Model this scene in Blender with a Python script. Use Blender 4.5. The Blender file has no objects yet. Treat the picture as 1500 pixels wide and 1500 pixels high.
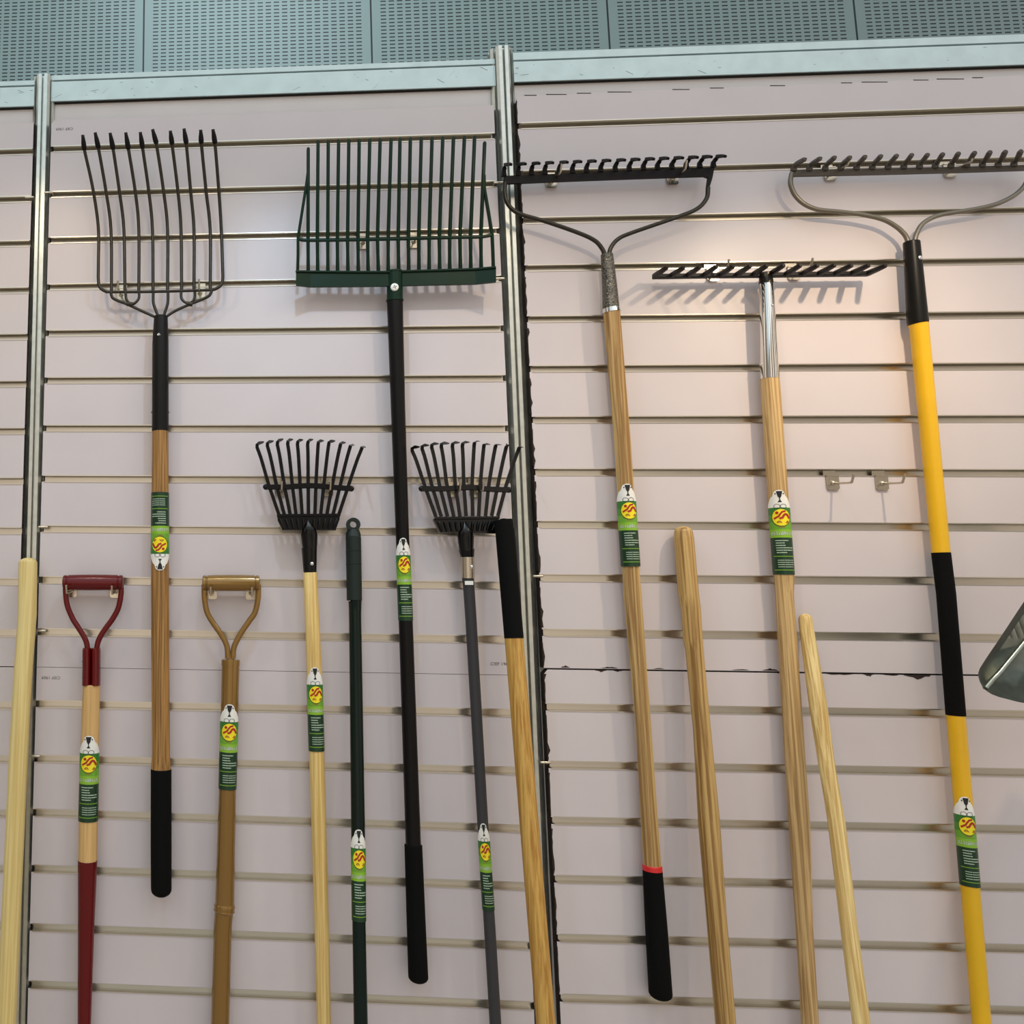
import bpy, bmesh, math, random
from mathutils import Vector, Matrix
random.seed(7)
PI = math.pi
col = bpy.context.scene.collection

# ------------------------------------------------------------------ camera
F, RX, RY, RZ = 1300.0, 0.134295, -0.008528, 0.076763
CAM = Vector((0.0, -1.72785, 1.5)); CX, CY = 237.383, 695.392
RM = Matrix.Rotation(RZ, 3, 'Z') @ Matrix.Rotation(RX, 3, 'X') @ Matrix.Rotation(RY, 3, 'Y')
LOOK = RM @ Vector((0, 1, 0))
cd = bpy.data.cameras.new('camera'); cam = bpy.data.objects.new('camera', cd); col.objects.link(cam)
m4 = Matrix((RM.col[0], RM.col[2], -RM.col[1])).transposed().to_4x4(); m4.translation = CAM
cam.matrix_world = m4
cd.sensor_width = 36; cd.lens = F / 1500 * 36
cd.shift_x = (750 - CX) / 1500; cd.shift_y = (CY - 750) / 1500; cd.clip_start = 0.02
bpy.context.scene.camera = cam

def at(u, v, y=0.0):
    """point at depth y (0 = front of the slatwall, negative = towards the viewer) seen at photo pixel u, v"""
    d = RM @ Vector(((u - CX) / F, 1, -(v - CY) / F))
    return CAM + d * ((y - CAM.y) / d.y)
def rad(hp, p, u):
    return hp * (p - CAM).dot(LOOK) / F * math.cos(math.atan((u - CX) / F))

# ------------------------------------------------------------------ materials
def lin(c):
    f = lambda x: x / 12.92 if x <= .04045 else ((x + .055) / 1.055) ** 2.4
    return tuple(f(x / 255) for x in c) + (1,)
MATS = {}
def mat(name, c, rough=.5, metal=0.0, spec=.5, noise=0.0, nscale=40, bump=0.0, bscale=300, coat=0.0):
    m = bpy.data.materials.new(name); m.use_nodes = True
    nt = m.node_tree; b = nt.nodes['Principled BSDF']
    b.inputs['Base Color'].default_value = lin(c); b.inputs['Roughness'].default_value = rough
    b.inputs['Metallic'].default_value = metal; b.inputs['Specular IOR Level'].default_value = spec
    b.inputs['Coat Weight'].default_value = coat
    tc = nt.nodes.new('ShaderNodeTexCoord')
    if noise:
        n = nt.nodes.new('ShaderNodeTexNoise'); n.inputs['Scale'].default_value = nscale; n.inputs['Detail'].default_value = 4
        nt.links.new(tc.outputs['Object'], n.inputs['Vector'])
        r = nt.nodes.new('ShaderNodeValToRGB')
        r.color_ramp.elements[0].position = .3; r.color_ramp.elements[1].position = .7
        r.color_ramp.elements[0].color = lin([x * (1 - noise) for x in c]); r.color_ramp.elements[1].color = lin([min(255, x * (1 + noise * .6)) for x in c])
        nt.links.new(n.outputs['Fac'], r.inputs['Fac']); nt.links.new(r.outputs['Color'], b.inputs['Base Color'])
    if bump:
        n = nt.nodes.new('ShaderNodeTexNoise'); n.inputs['Scale'].default_value = bscale
        nt.links.new(tc.outputs['Object'], n.inputs['Vector'])
        u = nt.nodes.new('ShaderNodeBump'); u.inputs['Strength'].default_value = bump; u.inputs['Distance'].default_value = .002
        nt.links.new(n.outputs['Fac'], u.inputs['Height']); nt.links.new(u.outputs['Normal'], b.inputs['Normal'])
    MATS[name] = m; return m
def wood(name, light, dark, rough=.45, scale=26, contrast=(.36, .62), stretch=.014, off=0):
    m = bpy.data.materials.new(name); m.use_nodes = True
    nt = m.node_tree; b = nt.nodes['Principled BSDF']; L = nt.links.new
    tc = nt.nodes.new('ShaderNodeTexCoord'); mp = nt.nodes.new('ShaderNodeMapping')
    mp.inputs['Scale'].default_value = (1, 1, stretch); mp.inputs['Location'].default_value = (off, off * .7, off * .3)
    L(tc.outputs['Object'], mp.inputs['Vector'])
    n1 = nt.nodes.new('ShaderNodeTexNoise'); n1.inputs['Scale'].default_value = scale * 17; n1.inputs['Detail'].default_value = 5; n1.inputs['Roughness'].default_value = .6
    n2 = nt.nodes.new('ShaderNodeTexNoise'); n2.inputs['Scale'].default_value = scale * 2.2; n2.inputs['Detail'].default_value = 2
    w = nt.nodes.new('ShaderNodeMath'); w.operation = 'MULTIPLY'; w.inputs[1].default_value = 42
    s = nt.nodes.new('ShaderNodeMath'); s.operation = 'SINE'
    L(mp.outputs['Vector'], n1.inputs['Vector']); L(mp.outputs['Vector'], n2.inputs['Vector'])
    L(n2.outputs['Fac'], w.inputs[0]); L(w.outputs[0], s.inputs[0])
    a = nt.nodes.new('ShaderNodeMath'); a.operation = 'MULTIPLY_ADD'; a.inputs[1].default_value = .075
    L(s.outputs[0], a.inputs[0]); L(n1.outputs['Fac'], a.inputs[2])
    r = nt.nodes.new('ShaderNodeValToRGB'); e = r.color_ramp.elements
    e[0].position, e[1].position = contrast; e[0].color = lin(dark); e[1].color = lin(light)
    L(a.outputs[0], r.inputs['Fac']); L(r.outputs['Color'], b.inputs['Base Color'])
    b.inputs['Roughness'].default_value = rough
    MATS[name] = m; return m

PANEL = mat('lilac laminate', (207, 197, 198), .36, noise=.012, nscale=9)
CORE = mat('brown fibreboard core', (44, 32, 24), .9, noise=.4, nscale=160)
ALU = mat('slot aluminium', (204, 197, 184), .28, .9)
POSTM = mat('anodised post aluminium', (196, 198, 190), .32, .9, noise=.05, nscale=70)
RAILM = mat('anodised rail aluminium', (204, 222, 222), .5, .2, noise=.03, nscale=30)
SCUFF = mat('dark scuff', (110, 118, 112), .6)
DARK = mat('painted gap shade', (22, 20, 19), .8)
INFILL = mat('pale infill board', (216, 210, 208), .5, noise=.015, nscale=14)
ZINC = mat('zinc plated steel', (200, 190, 172), .25, 1.0)
INK = mat('dark print', (62, 58, 66), .6)
STEEL = mat('oiled grey steel', (62, 58, 51), .36, .8, noise=.1, nscale=120)
BLKTIP = mat('black dipped tip', (9, 7, 8), .45, spec=.2)
BLKSOCK = mat('black painted socket', (15, 14, 13), .36, spec=.22)
FOAM = mat('black foam', (12, 12, 12), .85, spec=.12, bump=.35, bscale=900)
GREENP = mat('dark green plastic', (5, 38, 23), .32, spec=.22, bump=.03, bscale=120)
BLKSHAFT = mat('black fibreglass shaft', (12, 9, 9), .36, spec=.2)
BLKGLOSS = mat('black gloss enamel', (4, 4, 5), .24, spec=.3)
BLKBAR = mat('dark bronze enamel', (18, 11, 10), .45, spec=.2, noise=.1, nscale=90)
HAMMER = mat('hammered dark steel', (104, 100, 92), .22, .9, noise=.6, nscale=330, bump=1.0, bscale=420)
CHROME = mat('bright chrome', (225, 224, 220), .08, 1.0)
GREYP = mat('grey painted rake steel', (82, 74, 66), .45, .2)
GREYROD = mat('grey rod steel', (122, 115, 102), .33, .6)
CHAR = mat('charcoal enamel', (26, 22, 21), .45, .1, spec=.25)
YEL = mat('yellow fibreglass', (232, 180, 20), .33, noise=.02, nscale=20)
REDP = mat('dark red enamel', (96, 8, 11), .2, spec=.35)
REDRING = mat('bright red band', (214, 38, 40), .45)
GOLDP = mat('gold paint', (138, 103, 47), .22, .4, coat=.3)
GREYSH = mat('charcoal grey shaft', (58, 57, 59), .48, spec=.3)
DGREEN = mat('blackish green enamel', (6, 24, 19), .24, spec=.25)
GRIPG = mat('green black rubber', (22, 34, 30), .5, spec=.3)
GALV = mat('galvanised sheet', (150, 156, 148), .28, .9, noise=.08, nscale=60)
WHITE = mat('white sticker', (238, 236, 228), .4)
SGREEN = [mat('sticker green %d' % i, c, .35) for i, c in enumerate(((48, 120, 42), (74, 142, 44), (108, 166, 46), (136, 184, 44)))]
SDARK = mat('sticker dark green', (10, 52, 26), .35)
SYEL = mat('sticker yellow', (247, 224, 30), .35)
SRED = mat('sticker red', (172, 34, 22), .4)
SBRN = mat('sticker brown', (166, 104, 26), .4)
SOLI = mat('sticker olive', (72, 92, 22), .4)
SGRAY = mat('sticker silver', (190, 196, 190), .4)
SLINE = mat('sticker text white', (176, 196, 172), .4)
SLIME = mat('sticker lime', (116, 160, 44), .4)
SBLK = mat('sticker black', (18, 16, 20), .4)
W_OAK = wood('brown oiled wood', (176, 130, 68), (114, 76, 33), scale=30)
W_TAN = wood('light tan wood', (218, 178, 116), (190, 146, 88), scale=18)
W_PINE = wood('pale yellow wood', (232, 202, 132), (204, 166, 92), scale=22, off=1.3)
W_ASH = wood('striped ash wood', (198, 164, 106), (146, 108, 58), scale=16, off=2.1, contrast=(.38, .6))
W_ASHB = wood('light ash wood', (212, 178, 122), (160, 122, 72), scale=19, off=3.4)
W_BIG = wood('bold grained ash wood', (196, 160, 98), (138, 100, 48), scale=13, off=4.2, contrast=(.4, .58))
W_ORANGE = wood('golden hickory wood', (208, 164, 84), (168, 118, 44), scale=16, off=5.7)
W_PALE = wood('pale cream wood', (230, 204, 140), (190, 152, 84), scale=20, off=6.6)
W_CREAM = wood('cream wood', (228, 206, 140), (208, 178, 108), scale=14, off=7.7)
FLOORM = mat('pale hall carpet', (206, 184, 168), .95, noise=.15, nscale=200)

# ------------------------------------------------------------------ mesh helpers
def obj(name, bm, mats, parent=None, sharp=38, smooth=True):
    bmesh.ops.recalc_face_normals(bm, faces=bm.faces)
    me = bpy.data.meshes.new(name)
    o = bpy.data.objects.new(name, me); col.objects.link(o)
    if parent is not None:
        root = parent
        while root.parent: root = root.parent
        bmesh.ops.translate(bm, verts=bm.verts, vec=-root.location)
        o.parent = parent
    bm.to_mesh(me); bm.free()
    for m in (mats if isinstance(mats, (list, tuple)) else [mats]): me.materials.append(m)
    if smooth:
        for p in me.polygons: p.use_smooth = True
        me.set_sharp_from_angle(angle=math.radians(sharp))
    return o
def empty(name, loc, label, cat, group=None):
    o = bpy.data.objects.new(name, None); col.objects.link(o); o.location = loc; o.empty_display_size = .05
    return tag(o, label, cat, group)
def tag(o, label, cat, group=None):
    o['label'] = label; o['category'] = cat
    if group: o['group'] = group
    return o
def struct(o): o['kind'] = 'structure'; return o

def frames(pts, ref=None):
    out = []; n = len(pts); prev = None
    for i in range(n):
        t = (pts[min(i + 1, n - 1)] - pts[max(i - 1, 0)]).normalized()
        if ref is not None:
            nr = (ref - t * ref.dot(t))
            nr = nr.normalized() if nr.length > 1e-5 else prev
        elif prev is None:
            a = Vector((0, -1, 0)) if abs(t.y) < .9 else Vector((0, 0, 1))
            nr = (a - t * a.dot(t)).normalized()
        else:
            nr = (prev - t * prev.dot(t)).normalized()
        prev = nr; out.append((t, t.cross(nr), nr))
    return out
def sweep(bm, pts, sec, scale=None, ref=None, caps=True, mi=0):
    """sweep a closed section [(side, normal)...] along pts; scale = one factor per point"""
    pts = [Vector(p) for p in pts]; fr = frames(pts, ref); rings = []
    for i, (p, (t, s, n)) in enumerate(zip(pts, fr)):
        k = scale[i] if scale else 1
        if isinstance(k, tuple): ka, kb = k
        else: ka = kb = k
        rings.append([bm.verts.new(p + s * (a * ka) + n * (b * kb)) for a, b in sec])
    m = len(sec); fs = []
    for i in range(len(rings) - 1):
        for j in range(m):
            fs.append(bm.faces.new((rings[i][j], rings[i][(j + 1) % m], rings[i + 1][(j + 1) % m], rings[i + 1][j])))
    if caps: fs += [bm.faces.new(rings[0]), bm.faces.new(rings[-1][::-1])]
    for f in fs: f.material_index = mi
    return rings
def circ(r=1, n=14, ph=0): return [(r * math.cos(ph + 2 * PI * i / n), r * math.sin(ph + 2 * PI * i / n)) for i in range(n)]
def rect(w, t, c=.25):
    a, b = w / 2, t / 2; k = min(a, b) * c
    return [(a, -b + k), (a, b - k), (a - k, b), (-a + k, b), (-a, b - k), (-a, -b + k), (-a + k, -b), (a - k, -b)]
def tube(bm, pts, r, n=14, mi=0, caps=True):
    rr = list(r) if isinstance(r, (list, tuple)) else [r] * len(pts)
    sweep(bm, pts, circ(1, n), rr, caps=caps, mi=mi)
def spline(pts, n=6):
    """Catmull-Rom through the points"""
    P = [Vector(p) for p in pts]; P = [P[0] * 2 - P[1]] + P + [P[-1] * 2 - P[-2]]; out = []
    for i in range(1, len(P) - 2):
        a, b, c, d = P[i - 1:i + 3]
        for k in range(n):
            t = k / n
            out.append(.5 * (2 * b + (c - a) * t + (2 * a - 5 * b + 4 * c - d) * t * t + (3 * b - 3 * c + d - a) * t ** 3))
    return out + [P[-2]]
def prism(bm, poly, y0, y1, mi=0, mside=None):
    """polygon of (x, z) given a thickness from y0 to y1"""
    a = [bm.verts.new((x, y0, z)) for x, z in poly]; b = [bm.verts.new((x, y1, z)) for x, z in poly]; n = len(poly)
    f = bm.faces.new(a); f.material_index = mi
    f = bm.faces.new(b[::-1]); f.material_index = mi
    for i in range(n):
        f = bm.faces.new((a[i], a[(i + 1) % n], b[(i + 1) % n], b[i])); f.material_index = mi if mside is None else mside
def slab(bm, front, depth, mi=0, dirv=Vector((0, 1, 0))):
    """front outline (3D points) given a thickness"""
    a = [bm.verts.new(p) for p in front]; b = [bm.verts.new(p + dirv * depth) for p in front]; n = len(a)
    fs = [bm.faces.new(a), bm.faces.new(b[::-1])] + [bm.faces.new((a[i], a[(i + 1) % n], b[(i + 1) % n], b[i])) for i in range(n)]
    for f in fs: f.material_index = mi
def ball(bm, p, r, squash=1, ax=Vector((0, -1, 0)), n=12, mi=0):
    """domed head: half ball on ax"""
    ax = ax.normalized(); pts = []; rr = []
    for k in range(6):
        a = PI / 2 * k / 5; pts.append(p + ax * (r * squash * math.sin(a))); rr.append(max(r * math.cos(a), r * .02))
    fr = sweep(bm, [p - ax * r * .3] + pts, circ(1, n), [r] + rr, mi=mi)

# ------------------------------------------------------------------ tool shafts
class Shaft:
    """rows: (left px, right px, py); depth: (py, y) pairs"""
    def __init__(self, rows, depth):
        self.rows = rows; self.dep = depth if isinstance(depth, list) else [(0, depth), (1500, depth)]
    def _lerp(self, tab, x, k):
        for i in range(len(tab) - 1):
            if x <= tab[i + 1][-1 if k < 2 else 0] or i == len(tab) - 2: break
        a, b = tab[i], tab[i + 1]
        xa, xb = (a[-1], b[-1]) if k < 2 else (a[0], b[0])
        t = (x - xa) / (xb - xa); q = k if k < 2 else 1
        return a[q] + (b[q] - a[q]) * t
    def y(self, py):
        t = self.dep
        if py <= t[0][0]: return t[0][1]
        return self._lerp(t, py, 2)
    def px(self, py):
        i = 0; T = self.rows
        l = self._lerp(T, py, 0); r = self._lerp(T, py, 1)
        return (l + r) / 2, (r - l) / 2
    def p(self, py): return at(self.px(py)[0], py, self.y(py))
    def r(self, py):
        c, h = self.px(py); return rad(h, at(c, py, self.y(py)), c)
    def seg(self, bm, y0, y1, grow=0.0, n=20, dome=(0, 0), mi=0, cut=0):
        ys = [y0] + [r[2] for r in self.rows if y0 + 2 < r[2] < y1 - 2] + [y1]
        pts = [self.p(v) for v in ys]; rr = [self.r(v) + grow for v in ys]
        e = min(.0012, rr[0] * .1)
        if dome[0]:
            d = (pts[0] - pts[1]).normalized(); base = pts[0] - d * rr[0] * dome[0]; r0 = rr[0]
            P = [base + d * r0 * dome[0] * math.sin(PI / 2 * k / 6) for k in range(6, -1, -1)]
            R = [max(r0 * math.cos(PI / 2 * k / 6), .0004) for k in range(6, -1, -1)]
            pts = P + pts[1:]; rr = R + rr[1:]
        else:
            d = (pts[1] - pts[0]).normalized(); pts = [pts[0], pts[0] + d * e] + pts[1:]; rr = [rr[0] - e] + rr[:1] + rr[1:]
        if dome[1]:
            d = (pts[-1] - pts[-2]).normalized(); r0 = rr[-1]; base = pts[-1] - d * r0 * dome[1]
            P = [base + d * r0 * dome[1] * math.sin(PI / 2 * k / 6) for k in range(7)]
            R = [max(r0 * math.cos(PI / 2 * k / 6), .0004) for k in range(7)]
            pts = pts[:-1] + P; rr = rr[:-1] + R
        tube(bm, pts, rr, n, mi)
    def to_floor(self, bm, y0, n=20, dome=0, mi=0):
        ys = [y0] + [r[2] for r in self.rows if y0 + 2 < r[2]]
        pts = [self.p(v) for v in ys]; rr = [self.r(v) for v in ys]
        d = (pts[-1] - pts[-2]).normalized(); k = pts[-1].z / -d.z
        pts.append(pts[-1] + d * k); rr.append(rr[-1])
        if dome:
            d = (pts[0] - pts[1]).normalized(); base = pts[0] - d * rr[0] * dome; r0 = rr[0]
            P = [base + d * r0 * dome * math.sin(PI / 2 * q / 6) for q in range(6, -1, -1)]
            R = [max(r0 * math.cos(PI / 2 * q / 6), .0004) for q in range(6, -1, -1)]
            pts = P + pts[1:]; rr = R + rr[1:]
        tube(bm, pts, rr, n, mi)

# ------------------------------------------------------------------ printed sleeve on a handle
SM = [WHITE] + SGREEN + [SDARK, SYEL, SRED, SBRN, SOLI, SGRAY, SLINE, SLIME, SBLK]
def sticker(parent, sh, ytop, ybot, e=0.0, flip=False, grow=.0009, arc=1.5):
    A, B = sh.p(ytop), sh.p(ybot); rA, rB = sh.r(ytop) + grow, sh.r(ybot) + grow
    if flip: A, B, rA, rB = B, A, rB, rA
    t = (B - A).normalized(); c = CAM - (A + B) / 2; c = (c - t * c.dot(t)).normalized(); s = c.cross(t) * -1
    if (flip and s.x > 0) or (not flip and s.x < 0): s = -s
    rot = math.asin(max(-.9, min(.9, e)))
    bm = bmesh.new()
    def w(u, v, k=0):
        a = u + rot; R = rA + (rB - rA) * v + .00018 * k
        return A + (B - A) * v + (c * math.cos(a) + s * math.sin(a)) * R
    V = lambda y: (y - 105) / 1310
    U = lambda x: (x - 300) / 150 * 1.05
    def fill(rows, k, mi, nu=16):          # rows: (v, u0, u1)
        R = [[bm.verts.new(w(u0 + (u1 - u0) * i / nu, v, k)) for i in range(nu + 1)] for v, u0, u1 in rows]
        for a, b in zip(R, R[1:]):
            for i in range(nu):
                f = bm.faces.new((a[i], a[i + 1], b[i + 1], b[i])); f.material_index = mi
    def ell(x, y, rx, ry, k, mi, n=24):
        cen = bm.verts.new(w(U(x), V(y), k)); prev = None
        for q in (.4, .75, 1.0):
            ring = [bm.verts.new(w(U(x + rx * q * math.cos(2 * PI * i / n)), V(y + ry * q * math.sin(2 * PI * i / n)), k)) for i in range(n)]
            for i in range(n):
                j = (i + 1) % n
                f = bm.faces.new((cen, ring[i], ring[j]) if prev is None else (prev[i], ring[i], ring[j], prev[j])); f.material_index = mi
            prev = ring
    def line(pts, wd, k, mi, closed=False):
        P = pts + [pts[0]] if closed else pts
        for (x0, y0), (x1, y1) in zip(P, P[1:]):
            L = math.hypot(x1 - x0, y1 - y0) or 1; nx, ny = -(y1 - y0) / L * wd / 2, (x1 - x0) / L * wd / 2
            ex, ey = (x1 - x0) / L * wd * .2, (y1 - y0) / L * wd * .2
            ns = max(1, int(abs(x1 - x0) / 14)); pv = None
            for i in range(ns + 1):
                t = i / ns; xc, yc = x0 - ex + (x1 - x0 + 2 * ex) * t, y0 - ey + (y1 - y0 + 2 * ey) * t
                q = [bm.verts.new(w(U(xc + nx), V(yc + ny), k)), bm.verts.new(w(U(xc - nx), V(yc - ny), k))]
                if pv: f = bm.faces.new((pv[0], q[0], q[1], pv[1])); f.material_index = mi
                pv = q
    # white cap, green field, dark field
    prof = [(105, .06), (110, .22), (122, .38), (145, .5), (180, .58), (205, .66), (225, .84), (250, .95), (285, 1.1), (330, 1.28), (380, arc)]
    fill([(V(y), -h - rot * min(1, h / arc), h - rot * min(1, h / arc)) for y, h in prof], 0, 0)
    g = [380, 500, 610, 720, 846]
    for i in range(4): fill([(V(g[i]), -arc - rot, arc - rot), (V((g[i] + g[i + 1]) / 2), -arc - rot, arc - rot), (V(g[i + 1]), -arc - rot, arc - rot)], 0, 1 + i, 24)
    fill([(V(846 + i * 95), -arc - rot, arc - rot) for i in range(6)] + [(V(1415), -arc - rot, arc - rot)], 0, 5, 24)
    # cup, dots and loops
    fill([(V(y), U(300 - h), U(300 + h)) for y, h in ((124, 36), (132, 40), (150, 36), (185, 28), (205, 24), (222, 14), (232, 7), (262, 6), (275, 14), (288, 24), (297, 24))], 3, 13, 6)
    for x in (247, 353): ell(x, 165, 9, 12, 3, 13, 10)
    for sx in (-1, 1):
        line([(300 + sx * (42 + 40 * math.cos(a)), 360 + 33 * math.sin(a)) for a in [2 * PI * i / 16 for i in range(16)]], 6, 4, 13, True)
    # sun badge
    ell(302, 540, 132, 140, 1, 9); ell(306, 534, 124, 130, 2, 6)
    line([(255, 682), (300, 694), (345, 682)], 8, 3, 8)
    ell(252, 462, 22, 22, 4, 7, 14)
    line([(362, 436), (322, 446), (296, 478), (272, 516), (212, 552)], 26, 4, 7)
    line([(285, 550), (318, 538), (342, 496), (362, 482), (384, 490), (402, 520), (416, 550)], 30, 5, 7)
    line([(248, 614), (262, 592), (284, 590), (306, 616)], 13, 4, 8); line([(262, 612), (286, 612)], 10, 4, 8)
    line([(374, 592), (398, 592)], 12, 4, 8); line([(360, 618), (380, 604), (400, 606), (412, 618)], 13, 4, 8); line([(364, 620), (410, 620)], 8, 4, 8)
    # lettering bands
    rr = random.Random(3); x = 150
    while x < 452:
        ln = rr.choice((10, 16, 20)); top = rr.choice((752, 762, 762))
        line([(x, top), (x, 805)], 9, 2, 10); line([(x, rr.choice((770, 790, 803))), (x + ln, rr.choice((770, 790, 803)))], 8, 2, 10)
        x += ln + rr.choice((6, 10, 18))
    def dashes(y, x0, x1, mi, wd=13):
        x = x0
        while x < x1:
            e_ = min(x1, x + rr.choice((40, 60, 85))); line([(x, y), (e_, y)], wd, 2, mi); x = e_ + 9
    for y, x0, x1 in ((892, 205, 375), (930, 208, 320), (967, 208, 330), (1005, 210, 440), (1042, 212, 440), (1078, 214, 345)): dashes(y, x0, x1, 11)
    for y, x0, x1 in ((1195, 220, 440), (1228, 220, 440), (1262, 220, 440), (1297, 222, 430)): dashes(y, x0, x1, 11, 10)
    for y in (1135, 1345): line([(x, y) for x in range(160, 461, 50)], 12, 2, 12)
    return obj('label_sticker', bm, SM, parent)

def bolt(name, parent, p, r, m, ax=Vector((0, -1, 0)), squash=.6):
    bm = bmesh.new(); ball(bm, p, r, squash, ax); return obj(name, bm, m, parent)
def part(name, parent, m, fn, *a, **k):
    bm = bmesh.new(); fn(bm, *a, **k); return obj(name, bm, m, parent)
def Z(fn): return fn

# ================================================================== the booth wall
XL0, XL1, XR0, XR1 = -.3727, .53495, .5802, 1.66
XF0, XF1 = -.62, at(47, 260).x
H = .0122
def zline(a, x):
    p, q = at(a[0], a[1]), at(a[2], a[3]); return p.z + (q.z - p.z) * (x - p.x) / (q.x - p.x)
LU = [(75, 214.8, 720, 195.3), (75, 281, 720, 265.5), (73, 348, 720, 334.5), (71, 416.6, 720, 404), (70, 484, 728, 476.7), (66, 553, 738, 549.5),
      (65, 623, 741, 623), (62, 696.7, 740, 699), (60, 770, 740, 775), (58, 844.7, 731, 853), (55, 920.8, 737, 932)]
LL = [(52, 1026, 748, 1039.4), (47, 1106, 754, 1124), (47, 1185, 760, 1208.6), (45, 1267, 768, 1293), (45, 1353, 772, 1380)]
RU = [(757, 180.7, 1464, 156.7), (757, 250.5, 1464, 230.8), (760, 319.3, 1464, 304.7), (768, 388.7, 1464, 378), (769, 463.3, 1464, 456.7), (772, 536, 1464, 531.9),
      (776, 610.5, 1464, 608.7), (782, 686.8, 1464, 688), (784, 763.3, 1464, 767.3), (792, 841.5, 1464, 846.5), (795, 921.7, 1463, 929.3)]
RL = [(798, 1030.7, 1463, 1041), (805, 1115, 1463, 1126), (807, 1196.7, 1463, 1209.3), (812, 1282.3, 1463, 1294)]
def lines(tab, x0, x1, more=0, dz=0):
    L = [(zline(a, x0) + dz, zline(a, x1) + dz) for a in tab]
    for k in range(more): L.append((L[-1][0] - .1, L[-1][1] - .1))
    return L
def insert_mesh(x0, x1, a, b):
    bm = bmesh.new()
    loop = [(-.0010, .0013), (-.0010, -.0005), (.0042, -.0005), (.0042, .0030), (.0120, .0030), (.0120, -H + .0005), (-.0010, -H + .0005), (-.0010, -H - .0011)]
    back = [(-.0002, -H - .0011), (-.0002, -H - .0002), (.0125, -H - .0002), (.0125, .0036), (.0036, .0036), (.0036, .0001), (-.0002, .0001), (-.0002, .0013)]
    loop = loop + back
    A = [bm.verts.new((x0, y, a + z)) for y, z in loop]; B = [bm.verts.new((x1, y, b + z)) for y, z in loop]; n = len(loop)
    for i in range(n): bm.faces.new((A[i], A[(i + 1) % n], B[(i + 1) % n], B[i]))
    return bm
def panel(x0, x1, ztop, zbot, slots, label, ctl=0, ctr=0, rnd=False, text=None, chips=None, xins=.004):
    """slatwall board: ztop / zbot are (left, right) heights"""
    ze = lambda p, x: p[0] + (p[1] - p[0]) * (x - x0) / (x1 - x0)
    bm = bmesh.new(); up = ztop
    for k, s in enumerate(slots + [None]):
        lo = s if s else zbot
        if k == 0 and ctl:
            if rnd: cor = [(x0 + ctl * (1 - math.sin(a)), up[0] - ctl * (1 - math.cos(a))) for a in [PI / 2 * i / 5 for i in range(5, -1, -1)]]
            else: cor = [(x0, up[0] - ctl), (x0 + ctl * .8, up[0])]
        else: cor = [(x0, up[0])]
        prism(bm, [(x0, lo[0])] + cor + [(x1, up[1]), (x1, lo[1])], 0, .0034, 0, 1)
        q = .0075 if s else 0
        if up[0] - lo[0] > .02: prism(bm, [(x0, lo[0] + q), (x0, up[0] - ctl), (x0 + ctl, up[0]), (x1, up[1]), (x1, lo[1] + q)], .0034, .0140, 1)
        if s: up = (s[0] - H, s[1] - H)
    prism(bm, [(x0, zbot[0]), (x0, ztop[0] - ctl), (x0 + ctl, ztop[0]), (x1, ztop[1]), (x1, zbot[1])], .0141, .0205, 1, 1)
    o = obj('slatwall_board', bm, [PANEL, CORE], smooth=False)
    tag(o, label, 'wall panel', 'slotted display wall panels')
    for a, b in slots:
        obj('slot_insert', insert_mesh(x0 + xins, x1 - xins * .5, a + (b - a) * xins / (x1 - x0), b), ALU, o, smooth=False)
    if text: lettering(o, *text)
    for pl in chips or []:
        bm = bmesh.new(); prism(bm, pl, -.0004, .002); obj('chipped_edge', bm, CORE, o, smooth=False)
    return o
def lettering(parent, p, height, rotz):
    cu = bpy.data.curves.new('lettering', 'FONT'); cu.body = 'CIEF 1909'; cu.size = height / .7; cu.space_character = 1.08
    ob = bpy.data.objects.new('tmp', cu); col.objects.link(ob)
    dg = bpy.context.evaluated_depsgraph_get(); me = bpy.data.meshes.new_from_object(ob.evaluated_get(dg))
    bpy.data.objects.remove(ob)
    xs = [v.co.x for v in me.vertices]; ys = [v.co.y for v in me.vertices]; cx = (min(xs) + max(xs)) / 2; cy = (min(ys) + max(ys)) / 2
    for v in me.vertices:
        x, z = v.co.x - cx, v.co.y - cy
        if rotz: x, z = -x, -z
        v.co = Vector((p.x + x, -.0003, p.z + z))
    me.materials.clear(); me.materials.append(INK); me.name = 'lettering'
    o = bpy.data.objects.new('lettering', me); col.objects.link(o); o.parent = parent
    return o
zt = lambda u0, v0, u1, v1, x0, x1, y=0.0: tuple(at(u0, v0, y).z + (at(u1, v1, y).z - at(u0, v0, y).z) * (x - at(u0, v0, y).x) / (at(u1, v1, y).x - at(u0, v0, y).x) for x in (x0, x1))
lt = zt(76.7, 176, 724, 154, XL0, XL1); ls = zt(54, 976.7, 740, 988.5, XL0, XL1)
rt = zt(757, 139.9, 1464, 112, XR0, XR1); rs = zt(795, 978.3, 1463, 988.3, XR0, XR1)
FLO = (.10, .10)
def jag(x, z0, z1, amp, step, side=1):
    """ragged strip of broken edge along a vertical board edge"""
    R = random.Random(int(z0 * 1000)); out = []; z = z0
    pl = [(x - .001, z0)]; 
    while z > z1:
        pl.append((x + side * R.choice((.0004, .0008, .0012, amp * R.random(), amp * R.random() * .6)), z)); z -= step * (.4 + R.random())
    pl += [(x + .0004, z1), (x - .001, z1)]
    return pl
def chip(u, v, w, h, up):
    p = at(u, v); R = random.Random(int(u)); n = 7
    pl = [(p.x - w / 2, p.z)] + [(p.x - w / 2 + w * (i + .5) / n, p.z + up * h * (.35 + .65 * R.random()) * math.sin(PI * (i + .7) / (n + .4))) for i in range(n)] + [(p.x + w / 2, p.z)]
    return pl
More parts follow.
